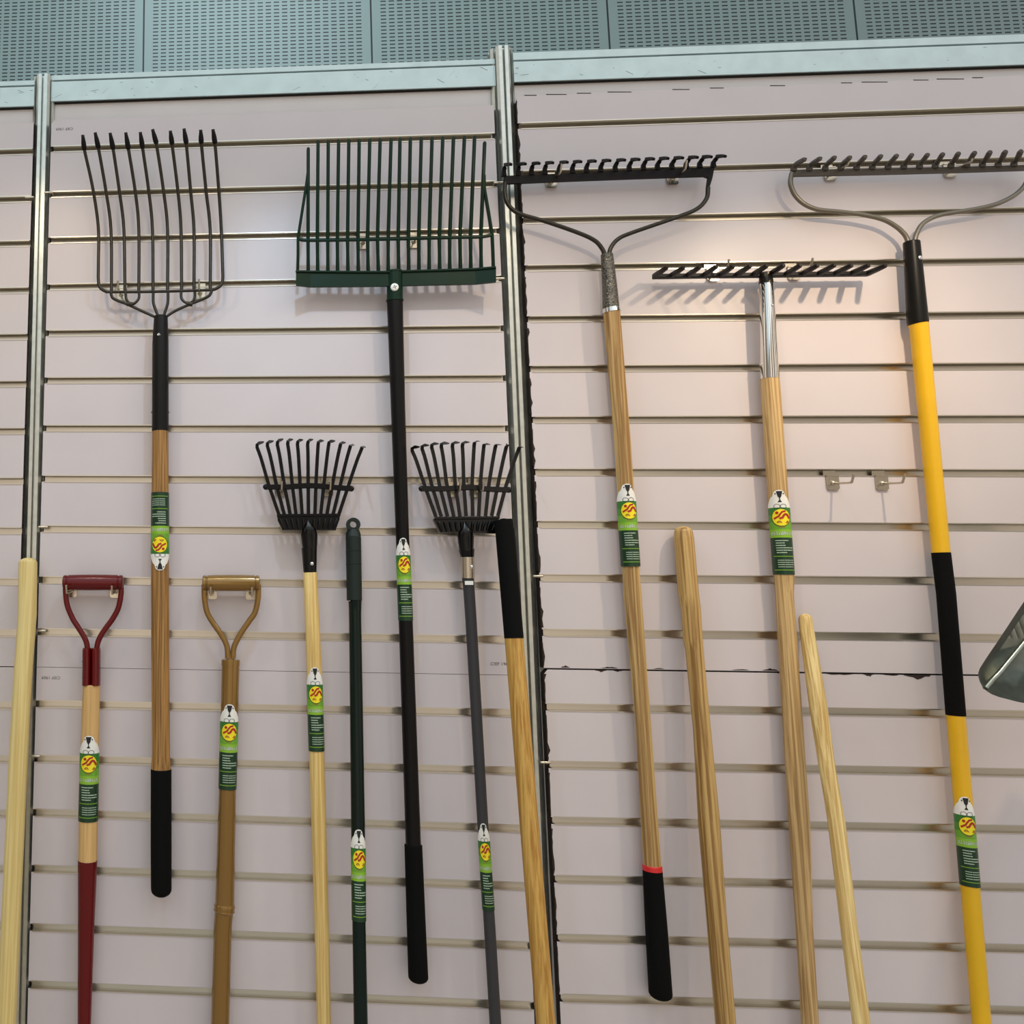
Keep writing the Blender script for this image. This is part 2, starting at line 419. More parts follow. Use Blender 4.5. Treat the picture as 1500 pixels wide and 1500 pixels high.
def seamz(x): return rs[0] + (rs[1] - rs[0]) * (x - XR0) / (XR1 - XR0)
upper_slots = lines(RU, XR0, XR1)
rchips = []
for (a, b) in zip([rt] + [(s[0] - H, 0) for s in upper_slots], upper_slots + [rs]):
    rchips.append(jag(XR0, a[0] - .012, b[0] + .003, .0045, .012))
top_dash = lambda u0, u1, v: [(at(u0, v).x, at(u0, v).z + .0004), (at(u1, v).x, at(u1, v).z + .0004), (at(u1, v).x, at(u1, v).z - .0010), (at(u0, v).x, at(u0, v).z - .0012)]
for u0, u1 in ((768, 786), (800, 830), (845, 866), (890, 925), (985, 1010), (1040, 1060), (1128, 1150), (1232, 1248), (1262, 1300), (1338, 1360), (1372, 1412), (1424, 1440)):
    v = 139.9 + (u0 - 757) / 707 * -27.9; rchips.append(top_dash(u0, u1, v))
for u, w, h in ((828, .016, .004), (893, .03, .003), (965, .02, .002), (1128, .028, .006), (1085, .03, .002)):
    v = 978.3 + (u - 795) / 668 * 10; rchips.append(chip(u, v - 1, w, h, 1))
p_ul = panel(XL0, XL1, lt, ls, lines(LU, XL0, XL1), 'upper lilac slatwall panel of the middle bay, behind the bottle fork and green fork', ctl=.008,
             text=(at(94.5, 189), .0056, True))
lettering(p_ul, at(733, 972.5), .0056, False)
ll0 = (ls[0] - .0008, ls[1] - .0008)
panel(XL0, XL1, ll0, FLO, lines(LL, XL0, XL1, 8), 'lower lilac slatwall panel of the middle bay, below the thin seam',
      text=(at(74.5, 992.8), .0056, True))
panel(XR0, XR1, rt, rs, upper_slots, 'upper lilac slatwall panel of the right bay, behind the three rake heads', ctl=.012, rnd=True, chips=rchips, xins=.006)
rl0 = (rs[0] - .0028, rs[1] - .0028)
lchips = []
lower_slots = lines(RL, XR0, XR1, 9)
for (a, b) in zip([rl0] + [(s[0] - H, 0) for s in lower_slots], lower_slots[:6]):
    lchips.append(jag(XR0, a[0] - .008, b[0] + .002, .005, .011))
for u, w, h in ((880, .02, .004), (905, .016, .0035), (1145, .02, .002), (1230, .05, .003), (1272, .02, .005), (1343, .048, .010), (1305, .03, .003)):
    v = 978.3 + (u - 795) / 668 * 10; lchips.append(chip(u, v + 2, w, h, -1))
panel(XR0, XR1, rl0, FLO, lower_slots, 'lower lilac slatwall panel of the right bay, below the chipped brown seam', ctl=.008, chips=lchips, xins=.006)
ft = tuple(z - .004 for z in (lt[0], lt[0]))
fs_ = (ls[0], ls[0])
panel(XF0, XF1, ft, fs_, [(zline((38, y, 75, y - .6), XF1),) * 2 for y in (218, 287.5, 352.5, 421, 489, 558, 627, 700, 773, 847.5, 923)], 'upper lilac slatwall panel cut off at the left edge, left of the post')
panel(XF0, XF1, (fs_[0] - .0016,) * 2, FLO, [(zline((38, 1029, 75, 1029), XF1) - .1 * k,) * 2 for k in range(11)], 'lower lilac slatwall panel cut off at the left edge, behind the cream pole')

# posts: octagonal aluminium with a groove down every face
def post(name, xa, xb, ztop):
    """xa at z 2.5, xb at z 0.9"""
    bm = bmesh.new(); Ro = .0228; sec = []
    for k in range(8):
        a = PI / 4 * k - PI / 2; ct, st = math.cos(a), math.sin(a); hw = Ro * math.tan(PI / 8)
        for s, d in ((-hw, 0), (-.0026, 0), (-.0026, .0055), (-.0045, .0065), (-.0045, .010), (.0045, .010), (.0045, .0065), (.0026, .0055), (.0026, 0), (hw, 0)):
            sec.append(((Ro - d) * ct - s * st, (Ro - d) * st + s * ct))
    q = [p for i, p in enumerate(sec) if i == 0 or (Vector(p) - Vector(sec[i - 1])).length > 1e-6]
    if (Vector(q[0]) - Vector(q[-1])).length < 1e-6: q = q[:-1]
    xz = lambda z: xa + (xb - xa) * (2.5 - z) / 1.6
    A = [bm.verts.new((xz(ztop) + x, POSTY + y, ztop)) for x, y in q]; B = [bm.verts.new((xz(0) + x, POSTY + y, 0)) for x, y in q]; n = len(q)
    for i in range(n): bm.faces.new((A[i], A[(i + 1) % n], B[(i + 1) % n], B[i]))
    bm.faces.new(A)
    return struct(obj(name, bm, POSTM, smooth=False))
POSTY = .026
yp = POSTY - .0228
post('trim_1', at(62.5, 140, yp).x, at(46.5, 860, yp).x, at(62, 107.5, yp).z)
post('trim_2', at(738.3, 100, yp).x, at(768, 860, yp).x, at(739, 66, yp).z)
post('trim_3', 1.735, 1.735, at(739, 66, yp).z)
# rails across the top of each bay
def rail(name, u0, v0, u1, v1, x0, x1, h0, h1, h2):
    """v = dark groove line; h0 = lip above, h1 = band below"""
    y = .012; a = zt(u0, v0, u1, v1, x0, x1, y); bm = bmesh.new()
    R = lambda t, b, ya, yb, mi=0: prism(bm, [(x0, a[0] + t), (x1, a[1] + t), (x1, a[1] + b), (x0, a[0] + b)], ya, yb, mi)
    R(h0, .0022, y, y + .03); R(.0022, -.0018, y + .008, y + .03, 1); R(-.0018, -h1, y, y + .03); R(-h1, -h1 - .0022, y + .004, y + .03, 1)  # groove and gap under the rail have their shade painted in near black
    Rr = random.Random(int(u0))
    for k in range(26):
        x = x0 + (x1 - x0) * Rr.random() ** 1.6; z = a[0] + (a[1] - a[0]) * (x - x0) / (x1 - x0) - .006 - (h1 - .012) * Rr.random()
        d = Rr.choice((.0012, .003, .008)); th = Rr.uniform(-.6, .9); w = .00035
        dx, dz = d * math.cos(th), d * math.sin(th)
        prism(bm, [(x - dx - w, z - dz - w), (x + dx, z + dz - w), (x + dx + w, z + dz + w), (x - dx, z - dz + w)], y - .00025, y, 2)
    return struct(obj(name, bm, [RAILM, DARK, SCUFF], smooth=False))
rail('trim_4', 77, 118.7, 720, 95, at(75.5, 118, .012).x, at(725, 95, .012).x, .013, .046, 0)
rail('trim_5', 752, 89.2, 1120, 76, at(752, 90, .012).x, 1.74, .018, .046, 0)
rail('trim_6', 36, 126, 48, 125.6, XF0, at(50.5, 126, .012).x, .012, .046, 0)
# pale infill boards behind, between the posts
def infill(name, x0, x1, zt_):
    bm = bmesh.new(); prism(bm, [(x0, 0), (x1, 0), (x1, zt_[1]), (x0, zt_[0])], .022, .03); return struct(obj(name, bm, INFILL, smooth=False))
zi = zt(77, 118.7, 720, 95, XL0, XL1, .012); infill('wall_center', XL0 - .02, XL1 + .03, (zi[0] - .01, zi[1] - .01))
zi = zt(752, 89.2, 1120, 76, XR0, 1.74, .012); infill('wall_right', XR0 - .022, 1.74, (zi[0] - .01, zi[1] - .01))
zi = at(40, 126, .012).z; infill('wall_left', XF0, XF1 + .008, (zi - .01, zi - .01))

# hall behind: perforated grey cladding
def cladding():
    m = bpy.data.materials.new('perforated grey cladding'); m.use_nodes = True; nt = m.node_tree; L = nt.links.new; b = nt.nodes['Principled BSDF']
    tc = nt.nodes.new('ShaderNodeTexCoord'); sp = nt.nodes.new('ShaderNodeSeparateXYZ'); L(tc.outputs['Object'], sp.inputs[0])
    def M(op, a, b_=None, c=None):
        n = nt.nodes.new('ShaderNodeMath'); n.operation = op
        for i, x in enumerate((a, b_, c)):
            if x is None: continue
            if isinstance(x, (int, float)): n.inputs[i].default_value = x
            else: L(x, n.inputs[i])
        return n.outputs[0]
    PX, PZ, PW = HP
    fx = M('FRACT', M('DIVIDE', sp.outputs['X'], PX)); fz = M('FRACT', M('DIVIDE', sp.outputs['Z'], PZ))
    sx = M('LESS_THAN', M('ABSOLUTE', M('SUBTRACT', fx, .5)), .33); sz = M('LESS_THAN', M('ABSOLUTE', M('SUBTRACT', fz, .5)), .17)
    px = M('MULTIPLY', M('ABSOLUTE', M('SUBTRACT', M('FRACT', M('DIVIDE', sp.outputs['X'], PW)), .5)), PW)   # distance from panel middle
    inside = M('LESS_THAN', px, PW / 2 - PX * 1.0); joint = M('GREATER_THAN', px, PW / 2 - .006)
    hole = M('MULTIPLY', M('MULTIPLY', sx, sz), inside); d = M('MAXIMUM', hole, joint)
    mx = nt.nodes.new('ShaderNodeMix'); mx.data_type = 'RGBA'
    mx.inputs[6].default_value = lin((126, 148, 150)); mx.inputs[7].default_value = lin((30, 40, 44)); L(d, mx.inputs[0])
    L(mx.outputs[2], b.inputs['Base Color']); b.inputs['Roughness'].default_value = .5; b.inputs['Metallic'].default_value = .2
    return m
HY = 4.0
pw = at(545, 88, HY).x - at(210, 88, HY).x
HP = (pw / 28.0, (at(100, 100, HY) - at(100, 105.2, HY)).length, pw)
bm = bmesh.new(); xj = at(210, 88, HY).x
prism(bm, [(-6, 0), (8, 0), (8, 9), (-6, 9)], 0, .1)
bmesh.ops.translate(bm, verts=bm.verts, vec=(-(xj + pw / 2) + pw / 2, 0, 0))
hall = obj('wall_back', bm, cladding(), smooth=False); hall.location = (xj, HY, 0); struct(hall)
for v in hall.data.vertices: pass
bm = bmesh.new(); prism(bm, [(-7, -.1), (9, -.1), (9, 0), (-7, 0)], -7, HY + .1); struct(obj('floor', bm, FLOORM, smooth=False))

# ================================================================== hooks and clips
def near_slot(p):
    tab = (LU + LL) if p.x < .56 else (RU + RL)
    zs = [zline(a, p.x) for a in tab]; return min((z for z in zs), key=lambda z: abs(z - .026 - p.z))
def build_hook(loc, label):
    root = empty('slatwall_hook', loc, label, 'hook', 'metal prong hooks in the slatwall')
    bm = bmesh.new(); o = Vector(loc); h = .0128; w = .0108; c = .003
    pl = [(-w, h), (w, h), (w, -h + c), (w - c, -h), (-w + c, -h), (-w, -h + c)]
    prism(bm, [(o.x + x, o.z + z) for x, z in pl], -.0038, -.0018)
    obj('plate', bm, ZINC, root, smooth=False)
    bm = bmesh.new()
    prism(bm, [(o.x - w, o.z + h + .0022), (o.x + w, o.z + h + .0022), (o.x + w, o.z + h), (o.x - w, o.z + h)], -.0052, .0045)
    prism(bm, [(o.x - w, o.z + .0245), (o.x + w, o.z + .0245), (o.x + w, o.z + h), (o.x - w, o.z + h)], .0045, .0062)
    obj('slot_tab', bm, ZINC, root, smooth=False)
    bm = bmesh.new(); ball(bm, o + Vector((0, -.003, 0)), .0052, .9); 
    obj('boss', bm, ZINC, root)
    bm = bmesh.new(); pts = spline([o + Vector(v) for v in ((0, -.004, 0), (0, -.03, -.0035), (0, -.050, -.005), (0, -.0535, -.003), (0, -.0585, .006), (0, -.060, .0095))], 4)
    tube(bm, pts, [.0020] * len(pts), 10)
    obj('prong', bm, ZINC, root)
    return root
def copy_tree(o, parent=None):
    c = o.copy(); col.objects.link(c)
    if parent: c.parent = parent
    for ch in list(o.children): copy_tree(ch, c)
    return c
hooks = [(178, 427, 'left one of the two metal hooks under the bottle fork crossbar'), (293, 428, 'right one of the two metal hooks under the bottle fork crossbar'),
         (531, 358, 'left copper-toned hook behind the tines of the green fork'), (605.5, 357, 'right copper-toned hook behind the tines of the green fork'),
         (806.7, 270, 'left one of the two hooks holding the dark bow rake'), (984, 264.7, 'right one of the two hooks holding the dark bow rake'),
         (1043.6, 408, 'hook left of the chrome ferrule under the level rake head'), (1162, 406.5, 'hook right of the chrome ferrule under the level rake head'),
         (1215, 260, 'left one of the two hooks holding the grey bow rake'), (1390, 256, 'right one of the two hooks holding the grey bow rake'),
         (1218.5, 707, 'left one of the two bare hooks with nothing on them'), (1290.5, 708, 'right one of the two bare hooks with nothing on them'),
         (410.5, 721, 'left hook at the brace of the shrub rake with the wooden handle'), (479.5, 722, 'right hook at the brace of the shrub rake with the wooden handle'),
         (663.5, 723, 'left hook at the brace of the shrub rake with the grey handle'), (696, 724, 'right hook at the brace of the shrub rake with the grey handle'),
         (105, 868, 'left hook under the red D grip'), (169.5, 868, 'right hook under the red D grip'),
         (309.6, 870, 'left hook under the gold D grip'), (368, 870, 'right hook under the gold D grip')]
first = None; HK = {}
for u, v, lab in hooks:
    p = at(u, v); p.z = near_slot(p) - .0262
    if first is None: first = build_hook(p, lab); o = first
    else: o = copy_tree(first); o.location = p; o['label'] = lab
    HK[(u, v)] = p
def build_clip(loc, label, L):
    bm = bmesh.new(); o = Vector(loc)
    tube(bm, [o + Vector((-L / 2, -.004, 0)), o + Vector((-L / 2 + .001, -.004, 0)), o + Vector((L / 2 - .002, -.004, 0)), o + Vector((L / 2, -.004, 0))], [.0016, .0026, .0026, .0018], 10)
    tube(bm, [o + Vector((L / 2 - .003, -.004, 0)), o + Vector((L / 2 - .003, .008, -.001))], .0022, 8)
    bmesh.ops.translate(bm, verts=bm.verts, vec=-o)
    c = obj('metal_peg', bm, ZINC); c.location = o
    return tag(c, label, 'clip', 'small metal pins pegging panels to posts')
first = None
for u, v, s, lab in ((71.5, 282, 1, 'metal pin left of the bottle fork, right of the left post'), (43, 289, 1, 'metal pin left of the left post near the top left corner'),
                     (730, 267.5, -1, 'metal pin between the green fork and the middle post'), (732, 408, -1, 'metal pin at the right end of the green fork band'),
                     (63, 772, 1, 'metal pin on the left post above the red D grip'), (788, 844, 1, 'metal pin at the middle post beside the black foam grip'),
                     (60, 924, 1, 'metal pin right of the cream pole, level with the red D grip arms'), (51, 1107.5, 1, 'metal pin right of the cream pole, level with the red shaft sticker'),
                     (799, 1117, 1, 'metal pin at the middle post beside the golden hickory handle')):
    p = at(u, v, -.004); p.y = 0
    if first is None: first = build_clip(p, lab, .019); o = first
    else: o = first.copy(); col.objects.link(o); o.location = p; o['label'] = lab
    if s < 0: o.rotation_euler = (0, 0, 0); o.scale = (-1, 1, 1)

# ================================================================== tools
def px(tab, s, ox, oy): return [(ox + x * s, oy + y * s) for x, y in tab]

# ---- ten-tine bottle fork
def bottle_fork():
    sh = Shaft([(226, 245.4, 462), (223.4, 246.6, 503), (222.8, 246.8, 631), (221, 247.6, 850), (222.6, 249, 1105), (221.2, 250.8, 1126), (221, 251, 1240), (221.5, 251, 1314)], [(400, -.034), (640, -.03), (1320, -.032)])
    root = empty('bottle_fork', sh.p(1313), 'ten-tined dark steel bottle fork with brown wooden shaft, hung tines up at left', 'fork')
    k, ox, oy = .26667, 30, 70; D = lambda y: -.034 - .058 * (max(0, 1000 - y) / 550) ** 1.4
    P = lambda x, y, d=None: at(ox + x * k, oy + y * k, D(y) if d is None else d)
    T = [[(342, 478), (350, 555), (395, 760), (427, 980), (428, 1180), (428, 1280), (440, 1320), (475, 1342)],
         [(410, 465), (427, 545), (470, 790), (497, 1000), (500, 1338)], [(492, 467), (508, 550), (545, 800), (568, 1000), (574, 1338)],
         [(578, 465), (592, 550), (632, 800), (650, 1000), (650, 1338)], [(658, 463), (670, 545), (705, 790), (725, 1000), (728, 1338)],
         [(725, 447), (745, 520), (785, 780), (808, 1000), (808, 1335)], [(823, 455), (832, 525), (865, 790), (882, 1000), (885, 1335)],
         [(898, 443), (910, 520), (935, 790), (953, 1000), (953, 1333)], [(990, 450), (993, 520), (1020, 790), (1042, 1000), (1042, 1333)],
         [(1057, 447), (1068, 520), (1090, 790), (1103, 1000), (1110, 1200), (1111, 1270), (1100, 1305), (1070, 1325), (1050, 1330)]]
    for t in T:
        bm = bmesh.new(); pts = spline([P(*q) for q in t], 5); tube(bm, pts, [.0033] * len(pts), 10)
        o = obj('tine', bm, STEEL, root)
        bm = bmesh.new(); a, b = P(*t[0]), P(*t[1]); d = b - a
        tube(bm, [a, a + d * .12, a + d * .55, a + d * .85, b, b + d * .12], [.0012, .0032, .0048, .0052, .0050, .0036], 10)
        obj('tip', bm, BLKTIP, o)
    def bar(bm):
        pts = spline([P(470, 1341, -.034), (P(620, 1341, -.034)), P(800, 1338, -.034), P(1055, 1330, -.034)], 6); tube(bm, pts, [.0030] * len(pts), 10)
    part('crossbar', root, STEEL, bar)
    k2 = .14; Q = lambda x, y: at(130 + x * k2, 390 + y * k2, -.034)
    for pts in ([(232, 275), (240, 310), (270, 345), (420, 405), (560, 470), (715, 540)], [(1285, 255), (1275, 285), (1235, 325), (1050, 402), (900, 470), (795, 540)],
                [(675, 280), (675, 370), (690, 430), (735, 545)], [(830, 275), (828, 370), (815, 430), (775, 545)]):
        bm = bmesh.new(); sp = spline([Q(*q) for q in pts], 5); tube(bm, sp, [.0030] * len(sp), 10); obj('brace_rod', bm, STEEL, root)
    for pts in ([(385, 275), (392, 340), (425, 388), (465, 395), (505, 365), (525, 330), (527, 275)], [(965, 270), (970, 335), (1005, 375), (1050, 388), (1090, 365), (1108, 325), (1110, 270)]):
        bm = bmesh.new(); sp = spline([Q(*q) for q in pts], 5); tube(bm, sp, [.0028] * len(sp), 10)
        c = Q(*( (432, 398) if pts[0][0] < 600 else (1055, 395))); tube(bm, [c + Vector((-.006, 0, .001)), c + Vector((.006, 0, -.001))], .0048, 10); obj('loop_rod', bm, STEEL, root)
    s = part('socket', root, BLKSOCK, lambda bm: sh.seg(bm, 463, 631.5, .0006))
    def mark(bm):
        c, h = sh.px(489); p = at(232.6, 489.5, sh.y(489) - sh.r(489) - .0007)
        for a, b in (((-.0032, -.001), (0, .002)), ((0, .002), (.0035, -.0015)), ((-.003, -.0015), (.0035, -.0015))):
            d = Vector((b[0] - a[0], 0, b[1] - a[1])); n = Vector((-d.z, 0, d.x)).normalized() * .0005; A = p + Vector((a[0], 0, a[1]))
            slab(bm, [A + n, A + d + n, A + d - n, A - n], .0012)
    part('stamp', s, WHITE, mark)
    for u in (222.5, 247): bolt('rivet', root, at(u, 604, -.03), .0022, STEEL, Vector((u - 235, 0, 0)))
    part('handle', root, W_OAK, lambda bm: sh.seg(bm, 631, 1128, 0))
    part('foam_grip', root, FOAM, lambda bm: sh.seg(bm, 1126, 1314, .0006, dome=(0, .7)))
    sticker(root, sh, 722, 836, 0, flip=True)
bottle_fork()

# ---- green bedding fork
def green_fork():
    sh = Shaft([(566, 590.2, 396), (566.5, 590.2, 441), (568.3, 588.7, 443), (572.4, 593.8, 600), (579.3, 599.2, 780), (584, 605, 915), (594, 616.8, 1237), (597.5, 622, 1357), (600, 626, 1440)], [(400, -.036), (640, -.03), (1500, -.03)])
    root = empty('bedding_fork', sh.p(1440), 'dark green plastic bedding fork with many straight tines and long black shaft', 'fork')
    k, ox, oy = .26667, 400, 70
    def D(y): return -.040 - (.016 * (1228 - y) / 180 if y > 1045 else .016 + .03 * (1045 - y) / 550)
    P = lambda x, y, d=None: at(ox + x * k, oy + y * k, D(y) if d is None else d)
    tops = [(193, 548), (247, 508), (303, 507), (360, 504), (416, 502), (473, 502), (531, 500), (588, 498), (648, 497), (697, 495), (754, 493), (814, 491), (873, 490), (932, 488), (991, 487), (1051, 485), (1107, 483), (1162, 516)]
    mid = [192, 243, 300, 353, 409, 466, 519, 573, 632, 687, 743, 800, 857, 913, 970, 1026, 1084, 1141]
    bot = [193, 245, 301, 354, 411, 468, 522, 578, 632, 690, 745, 801, 857, 915, 970, 1029, 1086, 1143]
    for i, ((tx, ty), mx_, bx) in enumerate(zip(tops, mid, bot)):
        bm = bmesh.new(); f = i / 17; my = 1053 - 14 * f; by = 1234 - 12 * f
        pts = [P(tx, ty), P(tx, ty + 8), P(tx + (mx_ - tx) * .5, (ty + my) / 2), P(mx_, my), P((mx_ + bx) / 2, (my + by) / 2), P(bx, by)]
        sweep(bm, pts, rect(.0063, .0075, .6), [.65, 1, 1, 1.05, .95, 1.1], ref=Vector((0, -1, 0)))
        obj('tine', bm, GREENP, root)
    def cb(bm):
        pts = spline([P(139, 1050), P(190, 1057), P(400, 1055), P(690, 1049), P(1000, 1041), P(1140, 1038), P(1204, 1028)], 5); sweep(bm, pts, rect(.0062, .007, .5), ref=Vector((0, -1, 0)))
    part('crossbar', root, GREENP, cb)
    for pts in ([(135, 1232), (137, 1140), (137, 1045), (158, 910), (184, 745), (191, 690)], [(1210, 1215), (1207, 1120), (1203, 1028), (1182, 900), (1160, 775), (1158, 700)]):
        bm = bmesh.new(); sp = [P(*q) for q in pts]; sweep(bm, sp, rect(.0056, .0075, .5), ref=Vector((0, -1, 0))); obj('side_rail', bm, GREENP, root)
    def band(bm):
        top = [(127, 1230), (205, 1232), (460, 1234), (620, 1234), (715, 1230), (855, 1226), (1110, 1218), (1225, 1208)]; low = [(1225, 1286), (1115, 1297), (855, 1302), (715, 1306), (620, 1308), (460, 1310), (205, 1312), (127, 1304)]
        yy = lambda x: -.044 if 205 <= x <= 1115 else -.056
        n = len(top)
        for i in range(n - 1):
            a, b = top[i], top[i + 1]; c, d = low[n - 2 - i], low[n - 1 - i]
            slab(bm, [P(*a, yy(a[0])), P(*b, yy(b[0])), P(*c, yy(c[0])), P(*d, yy(d[0]))], .006)
        pts = [P(x, y - 2, yy(x) - .001) for x, y in top]; sweep(bm, pts, rect(.004, .006, .5), ref=Vector((0, -1, 0)))
    part('blade_band', root, GREENP, band)
    def sock(bm):
        sh.seg(bm, 398, 441.5, .0003)
        for y in (398, 439): 
            a, b = sh.p(y), sh.p(y + 2.5); tube(bm, [a, b], sh.r(y) + .0012, 20)
    part('socket', root, GREENP, sock)
    p = sh.p(424.5) + Vector((-.003, -sh.r(424) - .0005, 0))
    s = bolt('screw', root, p, .0078, WHITE, squash=.3)
    def cross(bm):
        q = p + Vector((0, -.0023, 0)); a = .35
        for th in (a, a + PI / 2):
            d = Vector((math.cos(th), 0, math.sin(th))); n = Vector((-d.z, 0, d.x)); slab(bm, [q + d * .0036 + n * .0008, q - d * .0036 + n * .0008, q - d * .0036 - n * .0008, q + d * .0036 - n * .0008], .0014)
    part('cross_slot', s, SBLK, cross)
    part('handle', root, BLKSHAFT, lambda bm: sh.seg(bm, 441, 1239))
    part('foam_grip', root, FOAM, lambda bm: sh.seg(bm, 1237, 1440, .0022, dome=(0, .6)))
    sticker(root, sh, 788.5, 909, .1)
green_fork()

# ---- shrub rakes
def shrub_rake(label, ox, oy, tines, brace, clamp, sockpts, sh, sleeve, hmat, ys, send, st, boltp, hook_y):
    k = .11333; root = empty('shrub_rake', sh.p(send), label, 'rake', 'black shrub rakes with flared tines')
    P = lambda x, y, d: at(ox + x * k, oy + y * k, d)
    for tip, bend, br, bo in tines:
        bm = bmesh.new()
        m = ((bend[0] * .62 + br[0] * .38), (bend[1] * .62 + br[1] * .38))
        b1 = (bend[0] - (bend[0] - m[0]) * .12 - (4 if bend[0] < br[0] else 0), bend[1] + 45)
        kx, ky = bend
        pts = spline([P(*bo, -.036), P((bo[0] + br[0]) / 2, (bo[1] + br[1]) / 2, -.036), P(*br, -.036), P(*m, -.036), P(*b1, -.038)], 4)
        pts += [P(kx + 4, ky + 12, -.041), P(kx + (tip[0] - kx) * .3, ky - 3 + (tip[1] - ky) * .3, -.050), P(kx + (tip[0] - kx) * .7, ky + (tip[1] - ky) * .7, -.062), P(*tip, -.072)]
        sc = [1] * (len(pts) - 2) + [.85, .4]
        sweep(bm, pts, rect(.0066, .0016, .3), sc, ref=Vector((0, -1, .02)))
        obj('tine', bm, BLKGLOSS, root)
    def brace_fn(bm):
        sp = spline([P(x, y, -.0385) for x, y in brace], 5); sweep(bm, sp, rect(.0096, .003, .4), ref=Vector((0, -1, 0)))
        sp = [q + Vector((0, .005, -.0005)) for q in sp]; sweep(bm, sp, rect(.0090, .002, .4), ref=Vector((0, -1, 0)))
        for q in (0, -1): ball(bm, P(*brace[q], -.037), .0058, .5)
    part('brace', root, BLKGLOSS, brace_fn)
    def clamp_fn(bm):
        slab(bm, [P(x, y, -.041) for x, y in clamp], .010)
        (x0, y0), (x1, y1) = clamp[0], clamp[1]
        sp = [P(x0 - 4, y0 + 12, -.042), P(x1 + 4, y1 + 12, -.042)]; sweep(bm, sp, rect(.005, .006, .4), ref=Vector((0, -1, 0)))
        for i in range(11):                       # pressed ribs over the tine ends
            f = (i + .5) / 11; xt = x0 + (x1 - x0) * f; yt = y0 + (y1 - y0) * f; xm = (x0 + x1) / 2 + (xt - (x0 + x1) / 2) * .86
            sweep(bm, [P(xt, yt + 60, -.0415), P((xt + xm) / 2, yt + 115, -.043), P(xm, yt + 180, -.0415)], circ(.0024, 8))
    part('tine_clamp', root, BLKGLOSS, clamp_fn)
    def sock(bm):
        rows = [(ox + a * k, ox + b * k, oy + y * k) for a, b, y in sockpts]
        pts, sc = [], []
        for a, b, y in rows:
            c = (a + b) / 2; p = at(c, y, -.044 + .006 * min(1, (y - rows[0][2]) / 30)); pts.append(p); sc.append(rad((b - a) / 2, p, c))
        sweep(bm, pts, circ(1, 18), [(s, min(s, .012)) for s in sc], ref=Vector((0, -1, 0)))
        ys0 = rows[-1][2]; 
        sh.seg(bm, ys0 - 3, ys[0], .0008)
    part('socket', root, BLKGLOSS, sock)
    if sleeve:
        part('sleeve', root, ZINC, lambda bm: sh.seg(bm, sleeve[0], sleeve[1], .001))
        def tg(bm):
            p = sh.p(854) + Vector((-.001, -sh.r(854) - .0008, 0)); slab(bm, [p + Vector((x, 0, z)) for x, z in ((-.008, .0036), (.007, .0036), (.007, -.0036), (-.008, -.0036))], .0015)
        part('paper_tag', root, WHITE, tg)
    bolt('bolt', root, sh.p(boltp[1]) + Vector(((boltp[0] - sh.px(boltp[1])[0]) * .0013, -sh.r(boltp[1]) - .0006, 0)), .0038, CHROME)
    part('handle', root, hmat, lambda bm: sh.seg(bm, ys[1], send))
    sticker(root, sh, *st)
shrub_rake('shrub rake with glossy black fanned head on pale yellow wooden handle', 370, 635,
    [((145, 110), (55, 135), (205, 650), (340, 1050)), ((270, 100), (190, 115), (305, 650), (410, 1050)), ((395, 75), (320, 100), (405, 640), (485, 1045)), ((520, 80), (455, 90), (510, 630), (560, 1045)),
     ((650, 85), (582, 95), (612, 630), (640, 1045)), ((780, 80), (715, 95), (718, 630), (722, 1045)), ((918, 97), (848, 100), (820, 630), (805, 1045)), ((1065, 100), (985, 105), (925, 630), (880, 1045)),
     ((1200, 122), (1135, 122), (1035, 640), (960, 1045)), ((1310, 155), (1262, 145), (1135, 660), (1040, 1045)), ((1455, 182), (1412, 165), (1240, 670), (1115, 1045))],
    [(172, 690), (430, 690), (720, 672), (950, 686), (1275, 712)], [(318, 1048), (1130, 1040), (1125, 1110), (1075, 1250), (385, 1248), (325, 1120)],
    [(712, 718, 1120), (690, 745, 1150), (668, 780, 1190), (640, 815, 1235), (622, 840, 1300), (635, 838, 1420), (648, 832, 1500)],
    Shaft([(442, 464, 800), (445, 463.2, 838), (444, 464.6, 840), (449, 471.5, 975), (452.6, 475, 1103), (460.5, 482, 1357), (464, 485, 1500), (467, 488, 1600)], [(800, -.036), (900, -.03), (1500, -.03)]),
    None, W_PINE, (838, 837), 1600, (976.5, 1099.5, .08), (456, 826), 0)
